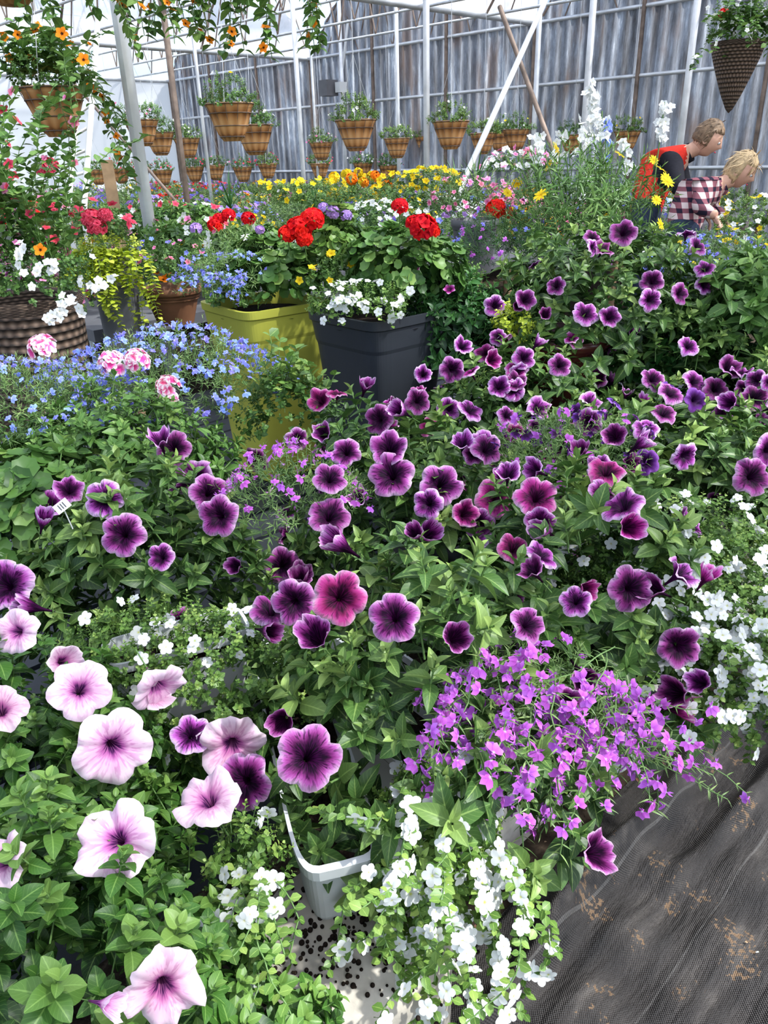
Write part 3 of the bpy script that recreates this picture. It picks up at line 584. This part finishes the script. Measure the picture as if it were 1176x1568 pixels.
# ---------------------------------------------------------------- window boxes, blocks, deck
def winbox(end,L=.55,w=.13,h=.14,rot=None):
    a=Acc('window_box_planter'); n=40; th=np.linspace(0,2*pi,n+1); e=6
    sx=np.sign(np.cos(th))*np.abs(np.cos(th))**(2/e); sy=np.sign(np.sin(th))*np.abs(np.sin(th))**(2/e)
    pr=[(.0,.0,-h),(.78,.90,-h),(.82,.92,-h+.01),(.93,.96,-.02),(1.04,1.03,-.018),(1.06,1.04,0),(.97,.99,0),(.93,.97,-.02),(.93,.97,-.03),(.0,.0,-.022)]
    Pt=np.array([[(L*.5*ky*x,w*.5*kx*y,z) for x,y in zip(sx,sy)] for kx,ky,z in pr]); U,V=np.meshgrid(th/2/pi,np.linspace(0,1,len(pr)))
    g_=grid(Pt,U,V,smooth=False); g_.slot=np.array([0]*(n*7)+[1]*(n*2))
    c=np.asarray(end)+np.array([cos(rot),sin(rot),0])*L*.5
    a.add(g_,T(*c)@Rm('Z',rot),[M['whiteb'],M['soil']]); return a.build()
e1=P(524,1320,.99); print('box1',e1)
winbox(e1,rot=radians(105),w=.112,h=.13,L=.45)
winbox(P(372,945,1.28),rot=radians(205),L=.22,w=.08)
for u,v,d in ((720,1190,1.22),(850,1110,1.35),(1000,1095,1.4)): winbox(P(u,v,d),rot=radians(128))
M['stone']=plain('concrete',(.44,.40,.34),.85,.2,0,.35,14,.6)
a=Acc('concrete_block'); zt=e1[2]-.13
prof=[(.001,0),(.135,0),(.14,zt-.02),(.13,zt),(.001,zt)]
a.add(lathe(prof,20),T(e1[0]+.005,e1[1]+.0,0)@Sc(1,.9,1),M['stone']); a.build()
for aa,bb in ((1.1,-.72),(1.5,-.7),(2.1,-.75)):
    a=Acc('concrete_block'); addbox(a,AB(aa,bb-.05,.13),(.2,.4,.26),M['stone'],math.atan2(Bv[1],Bv[0])); a.build()
a=Acc('spilled_soil')
for k in range(260):
    q=np.array([e1[0]+rng.normal()*.06,e1[1]-.02+rng.normal()*.05,zt+.002]); a.one(sph,frames(q,UP,rng.uniform(.0012,.004))[0],M['soil'])
a.build()
a=Acc('nursery_bench')
for k in range(16):
    b=-.95-k*.16; c=AB(1.5,b,.25); a.add(box,T(*c)@Rm('Z',math.atan2(A[1],A[0]))@Sc(4.4,.14,.03),M['black'])
for aa in (-.4,1.,2.3,3.4):
    for bb in (-1.,-2.2,-3.2): seg(a,AB(aa,bb,0),AB(aa,bb,.24),.04,M['black'])
a.build()
for pl in (pp2,pp3,pp4,pp5,pp6,pp7,pp8):
    potmesh('nursery_pot',(pl.c[0],pl.c[1],.44),.26,.19,.17,0,M['black'],2)
# ---------------------------------------------------------------- ground & fabric
m,nt,out=newmat('ground_soil'); tc=N(nt,'ShaderNodeTexCoord'); n=N(nt,'ShaderNodeTexNoise'); n.inputs['Scale'].default_value=25; n.inputs['Detail'].default_value=8; nt.links.new(tc.outputs['Object'],n.inputs[0])
r=ramp(nt,[(.35,(.025,.018,.013)),(.55,(.055,.04,.028)),(.75,(.16,.12,.08))]); nt.links.new(n.outputs[0],r.inputs[0]); finish(nt,out,r.outputs[0],.95,0,.1,n.outputs[0],.8,.02); M['ground']=m
a=Acc('ground'); gx=np.linspace(-40,40,9); X,Y=np.meshgrid(gx,gx,indexing='ij'); a.add(grid(np.stack([X,Y,X*0-.012],-1),X,Y),np.eye(4),M['ground']); a.build()
m,nt,out=newmat('landscape_fabric'); uv=N(nt,'ShaderNodeUVMap',uv_map='UVMap'); s=N(nt,'ShaderNodeSeparateXYZ'); nt.links.new(uv.outputs[0],s.inputs[0])
wx=math_(nt,'SINE',math_(nt,'MULTIPLY',s.outputs[0],1300.)); wy=math_(nt,'SINE',math_(nt,'MULTIPLY',s.outputs[1],1300.)); wv=math_(nt,'MULTIPLY',wx,wy)
ln=math_(nt,'GREATER_THAN',math_(nt,'SINE',math_(nt,'MULTIPLY',s.outputs[1],36.)),.998)
n=N(nt,'ShaderNodeTexNoise'); n.inputs['Scale'].default_value=5; n.inputs['Detail'].default_value=8; n.inputs['Roughness'].default_value=.7; nt.links.new(uv.outputs[0],n.inputs[0])
n2=N(nt,'ShaderNodeTexNoise'); n2.inputs['Scale'].default_value=110; n2.inputs['Detail'].default_value=4; nt.links.new(uv.outputs[0],n2.inputs[0])
mpp=N(nt,'ShaderNodeMapping'); mpp.inputs['Scale'].default_value=(3.,16.,1); mpp.inputs['Rotation'].default_value=(0,0,.5); nt.links.new(uv.outputs[0],mpp.inputs[0])
n3=N(nt,'ShaderNodeTexNoise'); n3.inputs['Scale'].default_value=2; n3.inputs['Detail'].default_value=6; nt.links.new(mpp.outputs[0],n3.inputs[0])
base=ramp(nt,[(.35,(.026,.023,.022)),(.53,(.058,.050,.046)),(.70,(.16,.14,.125))]); nt.links.new(math_(nt,'ADD',math_(nt,'MULTIPLY',n.outputs[0],.5),math_(nt,'MULTIPLY',n3.outputs[0],.5)),base.inputs[0])
c1=mixc(nt,math_(nt,'MULTIPLY',math_(nt,'ADD',wv,1.),.25),base.outputs[0],(.014,.013,.013))
c2=mixc(nt,math_(nt,'MULTIPLY',ln,.3),c1,(.2,.19,.18))
dirt=math_(nt,'MULTIPLY',math_(nt,'GREATER_THAN',n2.outputs[0],.54),math_(nt,'GREATER_THAN',n.outputs[0],.57))
c3=mixc(nt,dirt,c2,(.19,.12,.07))
finish(nt,out,c3,.6,0,.4,math_(nt,'ADD',math_(nt,'ADD',math_(nt,'MULTIPLY',wv,.3),math_(nt,'MULTIPLY',n3.outputs[0],6.)),n2.outputs[0]),.7,.007); M['fabric']=m
a=Acc('landscape_fabric'); aa=np.linspace(-1.2,6,460); bb=np.concatenate([np.linspace(-.60,-.30,60),np.linspace(-.29,2.2,110)])
AAm,BBm=np.meshgrid(aa,bb,indexing='ij')
cen=-.50+.012*np.sin(AAm*3)+.010*np.sin(AAm*11); cen2=-.38+.02*np.sin(AAm*4+1)
Z=.065*np.exp(-((BBm-cen)/.026)**2)*(1+.25*np.sin(AAm*7+1)+.15*np.sin(AAm*23))+.035*np.exp(-((BBm-cen2)/.022)**2)*(.6+.5*np.sin(AAm*5))+.006*np.sin(AAm*9+BBm*14)*np.exp(-np.abs(BBm+.3)*2)+.010*np.sin(AAm*31-BBm*22)*np.exp(-np.abs(BBm+.42)*5)+.005*np.sin(BBm*40+AAm*6)+.004*np.sin(AAm*40+BBm*17)+.011
Z[BBm<-.585]=-.006
Pt=AAm[...,None]*A+BBm[...,None]*Bv; Pt[...,2]=Z
a.add(grid(Pt,AAm,BBm),np.eye(4),M['fabric'])
a.build()
a=Acc('fallen_debris'); 
for k in range(340):
    q=AB(rng.uniform(.3,2.4),rng.choice([rng.uniform(-.85,-.58),rng.uniform(-.3,.9)]),.022); a.one(leafL,frames(q,UP+rng.normal(size=3)*.3,rng.uniform(.004,.012))[0],M[['wood','brownp','white','wood'][k%4]],.5)
a.build()
# ---------------------------------------------------------------- greenhouse shell
A0=9.5; BL=-15.8; BW=4.5
def roofz(b):
    f=((np.asarray(b)-BL)/BW)%1.0; return 2.8+1.35*np.sin(pi*f)**.75
m,nt,out=newmat('weathered_corrugated'); tc=N(nt,'ShaderNodeUVMap',uv_map='UVMap'); mp=N(nt,'ShaderNodeMapping'); mp.inputs['Scale'].default_value=(2.6,.3,1); nt.links.new(tc.outputs[0],mp.inputs[0])
n=N(nt,'ShaderNodeTexNoise'); n.inputs['Scale'].default_value=2.2; n.inputs['Detail'].default_value=9; n.inputs['Roughness'].default_value=.75; nt.links.new(mp.outputs[0],n.inputs[0])
r=ramp(nt,[(.34,(.07,.065,.065)),(.45,(.17,.18,.20)),(.54,(.29,.315,.36)),(.60,(.42,.47,.54)),(.66,(.88,.90,.93))]); nt.links.new(n.outputs[0],r.inputs[0])
mp2=N(nt,'ShaderNodeMapping'); mp2.inputs['Scale'].default_value=(1.4,.5,1); mp2.inputs['Location'].default_value=(7,3,0); nt.links.new(tc.outputs[0],mp2.inputs[0])
n2=N(nt,'ShaderNodeTexNoise'); n2.inputs['Scale'].default_value=1.5; n2.inputs['Detail'].default_value=6; nt.links.new(mp2.outputs[0],n2.inputs[0])
rr=ramp(nt,[(.56,(0,0,0)),(.66,(1,1,1))]); nt.links.new(n2.outputs[0],rr.inputs[0])
s=N(nt,'ShaderNodeSeparateXYZ'); nt.links.new(tc.outputs[0],s.inputs[0]); pan=math_(nt,'GREATER_THAN',math_(nt,'SINE',math_(nt,'MULTIPLY',s.outputs[0],7.)),.97)
c=mixc(nt,math_(nt,'MULTIPLY',rr.outputs[0],.6),r.outputs[0],(.17,.11,.08)); c=mixc(nt,math_(nt,'MULTIPLY',pan,.5),c,(.06,.06,.07)); finish(nt,out,c,.7,.45,.2); M['corr']=m
a=Acc('wall_back'); nb=1400; bb=np.linspace(BL,6.7,nb); zz=np.linspace(0,1,7); ca=.018*np.sin(bb*2*pi/.16)
Pt=np.zeros((7,nb,3)); 
for i,z in enumerate(zz):
    Pt[i]=(A0+ca)[:,None]*A+bb[:,None]*Bv; Pt[i,:,2]=z*roofz(bb)
U,V=np.meshgrid(bb,zz*4); a.add(grid(Pt,U,V),np.eye(4),M['corr']); a.build()
m,nt,out=newmat('greenhouse_film'); tr=N(nt,'ShaderNodeBsdfTransparent'); tr.inputs[0].default_value=(.86,.93,1,1); tl=N(nt,'ShaderNodeBsdfTranslucent'); tl.inputs[0].default_value=(.97,.98,1,1); df=N(nt,'ShaderNodeBsdfDiffuse'); df.inputs[0].default_value=(.9,.92,.95,1)
m1=N(nt,'ShaderNodeMixShader'); m1.inputs[0].default_value=.12; nt.links.new(tl.outputs[0],m1.inputs[1]); nt.links.new(df.outputs[0],m1.inputs[2]); m2=N(nt,'ShaderNodeMixShader')
tc=N(nt,'ShaderNodeTexCoord'); n=N(nt,'ShaderNodeTexNoise'); n.inputs['Scale'].default_value=1.3; n.inputs['Detail'].default_value=4; nt.links.new(tc.outputs['Object'],n.inputs[0]); rr=ramp(nt,[(.40,(.26,.26,.26)),(.56,(.66,.66,.66))]); nt.links.new(n.outputs[0],rr.inputs[0]); nt.links.new(rr.outputs[0],m2.inputs[0])
nt.links.new(tr.outputs[0],m2.inputs[1]); nt.links.new(m1.outputs[0],m2.inputs[2]); nt.links.new(m2.outputs[0],out.inputs[0]); M['film']=m
a=Acc('wall_left'); aa=np.linspace(-6,A0,20); zz=np.linspace(0,2.8,4); AAm,ZZ=np.meshgrid(aa,zz,indexing='ij'); Pt=AAm[...,None]*A+BL*Bv; Pt=Pt+0; Pt[...,2]=ZZ
m,nt,out=newmat('white_poly_wall'); finish(nt,out,(.95,.94,.93),.6,.6,.2); M['film2']=m
a.add(grid(Pt,AAm,ZZ),np.eye(4),M['film2']); a.build()
a=Acc('ceiling'); bb=np.linspace(BL,6.7,101); AAm,BBm=np.meshgrid(np.linspace(-3.5,A0,14),bb,indexing='ij'); Pt=AAm[...,None]*A+BBm[...,None]*Bv; Pt[...,2]=roofz(bb)[None,:]; 
a.add(grid(Pt,AAm,BBm),np.eye(4),M['film']); a.build()
a=Acc('roof_truss_frame')
for aa in np.arange(-3.4,A0+.01,1.075):
    for k in range(5):
        b0=BL+k*BW; bs=np.linspace(b0,b0+BW,13); pr=None
        for i,b in enumerate(bs):
            z=2.8 if i in (0,12) else float(roofz(b))-.03; p=AB(aa,b,z)
            if pr is not None: seg(a,pr,p,.02,M['rust'],cyl4)
            if i%2==0 and 0<i<12:
                seg(a,p,AB(aa,bs[i-1],2.8),.012,M['rust'],cyl4); seg(a,p,AB(aa,bs[i+1],2.8),.012,M['rust'],cyl4)
            pr=p
        seg(a,AB(aa,b0,2.8),AB(aa,b0+BW,2.8),.017,M['steel'],cyl4)
for k in range(6):
    for f in (0,.2,.5,.8):
        b=BL+(k+f)*BW
        if b>6.8: continue
        seg(a,AB(-3.4,b,(2.8 if f==0 else float(roofz(b))-.04)),AB(A0,b,(2.8 if f==0 else float(roofz(b))-.04)),.02 if f else .05,M['steel'],cyl4)
for z in (1.1,2.1,2.8): seg(a,AB(A0-.05,BL,z),AB(A0-.05,6.7,z),.025,M['steel'],cyl4)
for b in np.arange(BL,6.7,1.5): seg(a,AB(A0-.07,b,0),AB(A0-.07,b,float(roofz(b))-.03),.03,M['rust'],cyl4)
a.build()
def post(u,v,d,r,mat='steel'):
    p=P(u,v,d); b=p@Bv; top=float(roofz(b))-.06; a=Acc('support_post'); seg(a,[p[0],p[1],0],[p[0],p[1],top],r,M[mat],cyl12); 
    a.add(cyl12,T(p[0],p[1],0)@Sc(r*2,r*2,.02),M[mat]); return a.build()
for q in ((206,190,3.7,.031),(653,150,6.2,.026),(900,120,7.1,.030),(1055,110,7.6,.034),(455,120,8.5,.026),(608,100,9.5,.025),(312,200,9.,.02),(480,150,11.,.02)): post(*q)
post(268,160,7.,.028,'rust'); post(525,150,12.,.03); post(820,150,9.2,.03)
a=Acc('diagonal_brace'); seg(a,P(700,300,5.2),P(840,-10,6.2),.022,M['steel']); seg(a,P(765,10,6.6),P(850,240,6.4),.02,M['rust']); seg(a,P(90,100,6.5),P(275,315,6.),.012,M['rust']); a.build()
a=Acc('white_trellis'); l0,l1=P(150,30,4.2),P(128,330,4.0); r0,r1=P(128,60,4.2),P(104,330,4.0); seg(a,l0,l1,.016,M['whitep']); seg(a,r0,r1,.014,M['whitep'])
for f in np.linspace(.1,.9,8): seg(a,l0*(1-f)+l1*f,r0*(1-f)+r1*f,.008,M['whitep'])
seg(a,l1,[l1[0],l1[1],0],.016,M['whitep']); seg(a,r1,[r1[0],r1[1],0],.014,M['whitep']); a.build()
a=Acc('wooden_stake'); s0=P(163,245,4.6); addbox(a,(s0[0],s0[1],s0[2]/2),(.07,.03,s0[2]),M['wood'],.3); a.build()
a=Acc('circulation_fan'); fp=P(503,135,12.); addbox(a,fp,(.22,.2,.22),M['greyp'],.7); addbox(a,fp+[.2,-.1,0],(.14,.12,.14),M['whiteb'],.7); seg(a,fp+[.2,0,.1],fp+[.35,0,.9],.02,M['whiteb']); a.build()
# ---------------------------------------------------------------- people
def skin_mesh(name,verts,edges,radii,sub=2):
    me=bpy.data.meshes.new(name); me.from_pydata([tuple(v) for v in verts],edges,[]); ob=bpy.data.objects.new(name,me); scene.collection.objects.link(ob)
    md=ob.modifiers.new('s','SKIN'); md.use_smooth_shade=True
    for i,r in enumerate(radii): me.skin_vertices[0].data[i].radius=(r,r) if not isinstance(r,tuple) else r
    me.skin_vertices[0].data[0].use_root=True
    sb=ob.modifiers.new('b','SUBSURF'); sb.levels=sub; sb.render_levels=sub
    dg=bpy.context.evaluated_depsgraph_get(); ev=ob.evaluated_get(dg); nm=bpy.data.meshes.new_from_object(ev); bpy.data.objects.remove(ob)
    return nm
def link(name,me,mats,parent=None):
    o=bpy.data.objects.new(name,me); scene.collection.objects.link(o); me.materials.clear()
    for m in mats: me.materials.append(m)
    for p in me.polygons: p.use_smooth=True
    o.parent=parent; return o
M['skin']=plain('skin',(.62,.36,.26),.5,.3,0,.08,20)
M['redf']=plain('red_fleece',(.50,.03,.02),.9,.1,0,.15,60)
M['blackf']=plain('black_fleece',(.015,.015,.02),.9,.1,0,.15,60)
M['denim']=plain('dark_denim',(.03,.04,.07),.85,.1,0,.2,60)
M['hairb']=plain('brown_grey_hair',(.17,.11,.065),.6,.3,0,.5,40,.5)
M['hairl']=plain('blonde_hair',(.50,.36,.20),.55,.3,0,.4,40,.5)
m,nt,out=newmat('plaid_cotton'); tc=N(nt,'ShaderNodeTexCoord'); s=N(nt,'ShaderNodeSeparateXYZ'); nt.links.new(tc.outputs['Object'],s.inputs[0])
def band(o,fr,th): return math_(nt,'GREATER_THAN',math_(nt,'SINE',math_(nt,'MULTIPLY',o,fr)),th)
bx=math_(nt,'MAXIMUM',band(s.outputs[0],95.,.2),band(s.outputs[2],95.,.2)); by=math_(nt,'MULTIPLY',band(s.outputs[0],95.,.2),band(s.outputs[2],95.,.2))
c=mixc(nt,bx,(.62,.5,.48),(.22,.08,.10)); c=mixc(nt,by,c,(.02,.015,.03)); finish(nt,out,c,.85,0,.1); M['plaid']=m
def person(name,hip,sho,head,hands,face,cl,hair,scale=1.,longhair=False):
    root=bpy.data.objects.new(name,None); scene.collection.objects.link(root)
    hip=np.array(hip);sho=np.array(sho);head=np.array(head); fwd=nrm(np.array([face[0],face[1],0.])); side=np.cross(UP,fwd); side=nrm(side)
    k=scale; V=[];E=[];R=[];lab=[]
    def v(p,r,par=None,l=None):
        V.append(np.asarray(p,float)); R.append(r*k if not isinstance(r,tuple) else tuple(x*k for x in r)); i=len(V)-1
        if par is not None: E.append((par,i)); lab.append(l)
        return i
    pel=v(hip,.15); sp1=v(hip*.62+sho*.38-fwd*.05,.145,pel,0); sp2=v(hip*.28+sho*.72-fwd*.05,.165,sp1,0); chest=v(sho-fwd*.0,.13,sp2,0)
    nk=v(sho*.5+head*.5-UP*.03,.058,chest,3); v(head-UP*.03,.06,nk,3)
    for sg,hd in zip((-1,1),hands):
        hd=np.array(hd); s_=v(sho+side*sg*.16*k-UP*.03,.085,chest,0); el=(sho+side*sg*.22*k)*.5+hd*.5-UP*.04-fwd*.06
        e_=v(el,.058,s_,1); w_=v(el*.12+hd*.88,.038,e_,1); v(hd,.026,w_,3)
        h_=v(hip+side*sg*.09*k-UP*.06,.10,pel,2); kn=v([hip[0]+side[0]*sg*.1+fwd[0]*.04,hip[1]+side[1]*sg*.1+fwd[1]*.04,.50*k],.062,h_,2)
        an=v([hip[0]+side[0]*sg*.11-fwd[0]*.02,hip[1]+side[1]*sg*.11-fwd[1]*.02,.09],.043,kn,2); v(V[an]+fwd*.17-UP*.045,.038,an,4)
    me=skin_mesh(name+'_body',V,E,R,2)
    segs=[(V[i],V[j],l) for (i,j),l in zip(E,lab)]
    mats=[cl[0],cl[1],cl[2],M['skin'],M['blackf']]; o=link('body',me,mats,root)
    for p in me.polygons:
        c=np.array(p.center); bd=9;bl=0
        for a_,b_,l in segs:
            ab=b_-a_; t=np.clip((c-a_)@ab/(ab@ab),0,1); dd=np.linalg.norm(c-a_-ab*t)
            if dd<bd: bd=dd;bl=l
        p.material_index=bl
    for hi,hd in enumerate(hands):
        hd=np.array(hd); dn=nrm(fwd*.5-UP*.85); sd=side; V2=[hd,hd+dn*.04*k,hd+dn*.075*k]; R2=[.022*k,(.032*k,.018*k),(.03*k,.015*k)]; E2=[(0,1),(1,2)]
        for f,(off,ln) in enumerate(((-.03,.065),(-.01,.078),(.01,.072),(.03,.056))):
            b=V2[2]+sd*off*k; i=len(V2); V2+= [b,b+dn*ln*.5*k,b+dn*ln*.5*k+nrm(dn-fwd*.7)*ln*.5*k]; R2+=[.009*k,.0085*k,.007*k]; E2+=[(2,i),(i,i+1),(i+1,i+2)]
        i=len(V2); sg=1 if hi==0 else -1; V2+=[V2[1]+sd*sg*.035*k,V2[1]+sd*sg*.05*k+dn*.035*k,V2[1]+sd*sg*.045*k+dn*.06*k]; R2+=[.012*k,.010*k,.008*k]; E2+=[(1,i),(i,i+1),(i+1,i+2)]
        link('hand_%d'%(hi+1),skin_mesh('hand',V2,E2,R2,1),[M['skin']],root)
    fx=nrm(np.array(face,float)); a=Acc('head'); n1,n2=25,33
    ph=np.linspace(0.02,pi-.02,n1); th=np.linspace(0,2*pi,n2); PH,TH=np.meshgrid(ph,th,indexing='ij')
    X=np.sin(PH)*np.cos(TH);Y=np.sin(PH)*np.sin(TH);Zz=np.cos(PH)
    rx=.098*(1-.12*(Zz<-.3)*(-Zz-.3)); x=X*rx; y=Y*.076*(1-.28*np.clip(-Zz,0,1)**1.5); z=Zz*.118
    nose=np.exp(-((Y/.16)**2))*np.exp(-(((Zz+.12)/.16)**2))*(X>0)*.026; brow=np.exp(-((Zz-.15)/.10)**2)*(X>0)*np.exp(-(Y/.6)**2)*.006; eye=-np.exp(-((np.abs(Y)-.36)/.14)**2)*np.exp(-((Zz-.03)/.1)**2)*(X>0)*.009
    chin=np.exp(-((Zz+.85)/.16)**2)*np.exp(-(Y/.4)**2)*(X>0)*.014; lip=np.exp(-((Zz+.47)/.06)**2)*np.exp(-(Y/.3)**2)*(X>0)*.005
    x=x+nose+brow+eye+chin+lip
    Hm=frame_x(head,fx,nrm(UP-fx*(UP@fx)),1.*k); a.add(grid(np.stack([x,y,z],-1),TH,PH),Hm,M['skin'])
    for sg in (-1,1):
        a.add(sph,Hm@T(.083,.028*sg,.006)@Sc(.012),M['whiteb']); a.add(sph,Hm@T(.092,.028*sg,.006)@Sc(.006),M['blackf'])
        a.add(ring(.022,.007,14),Hm@T(-.005,.076*sg,-.01)@Rm('X',pi/2)@Sc(.8,1.2,1),M['skin'])
    a.add(sph,Hm@T(.098,0,-.056)@Sc(.006,.022,.005),M['coral'])
    hr=np.where((Zz>.45)|((X<.25)&(Zz>(-.75 if longhair else -.45))),1.09+.03*np.sin(TH*13)+.02*np.sin(PH*17+TH*5),.90)
    x2=X*.098*hr; y2=Y*.078*hr; z2=Zz*.118*hr+.004
    a.add(grid(np.stack([x2-.004,y2,z2],-1),TH,PH),Hm,hair)
    for i in range(420):
        d_=nrm(rng.normal(size=3)); 
        if not (d_[2]>.4 or (d_[0]<.2 and d_[2]>(-.8 if longhair else -.4))): continue
        pp=d_*np.array([.104,.083,.124]); tang=nrm(np.array([-.5,0,-1.])-d_*(d_@np.array([-.5,0,-1.]))+rng.normal(size=3)*.3)
        a.add(leafT,Hm@frame_x(pp,tang,d_+rng.normal(size=3)*.2,.07 if longhair else .055),hair)
    a.build(root)
    c=Acc('collar'); nk=sho*.6+head*.4-UP*.04; c.add(lathe([(.062,-.03),(.07,.0),(.066,.035),(.058,.035),(.056,0)],18),frames(nk,head-sho,k),cl[1]); c.build(root)
    return root
man=person('man_gardening',P(988,325,5.75),P(1032,236,5.75),P(1084,212,5.6),[P(1078,322,5.35),P(1092,330,5.75)],(.8,-.35,-.45),(M['redf'],M['blackf'],M['denim']),M['hairb'])
wom=person('woman_gardening',P(1048,352,5.3),P(1086,285,5.3),P(1134,260,5.2),[P(1096,330,4.95),P(1112,336,5.2)],(.75,-.45,-.5),(M['plaid'],M['plaid'],M['denim']),M['hairl'],.95,True)
# ---------------------------------------------------------------- light
w=bpy.data.worlds.new('sky'); scene.world=w; w.use_nodes=True; nt=w.node_tree; nt.nodes.clear()
sk=nt.nodes.new('ShaderNodeTexSky'); sk.sky_type='NISHITA'; sk.sun_disc=False; sk.sun_elevation=radians(48); sk.sun_rotation=radians(130); sk.altitude=100
bg=nt.nodes.new('ShaderNodeBackground'); bg.inputs[1].default_value=.34; o=nt.nodes.new('ShaderNodeOutputWorld'); nt.links.new(sk.outputs[0],bg.inputs[0]); nt.links.new(bg.outputs[0],o.inputs[0])
sd=bpy.data.lights.new('sun','SUN'); sd.energy=10.5; sd.angle=radians(2.0); sd.color=(1,.94,.85); so=bpy.data.objects.new('sun',sd); scene.collection.objects.link(so)
so.rotation_euler=Vector((.60,-.15,.85)).to_track_quat('Z','Y').to_euler()
scene.view_settings.view_transform='Standard'
print('faces',sum(len(o.data.polygons) for o in bpy.data.objects if o.type=='MESH'))
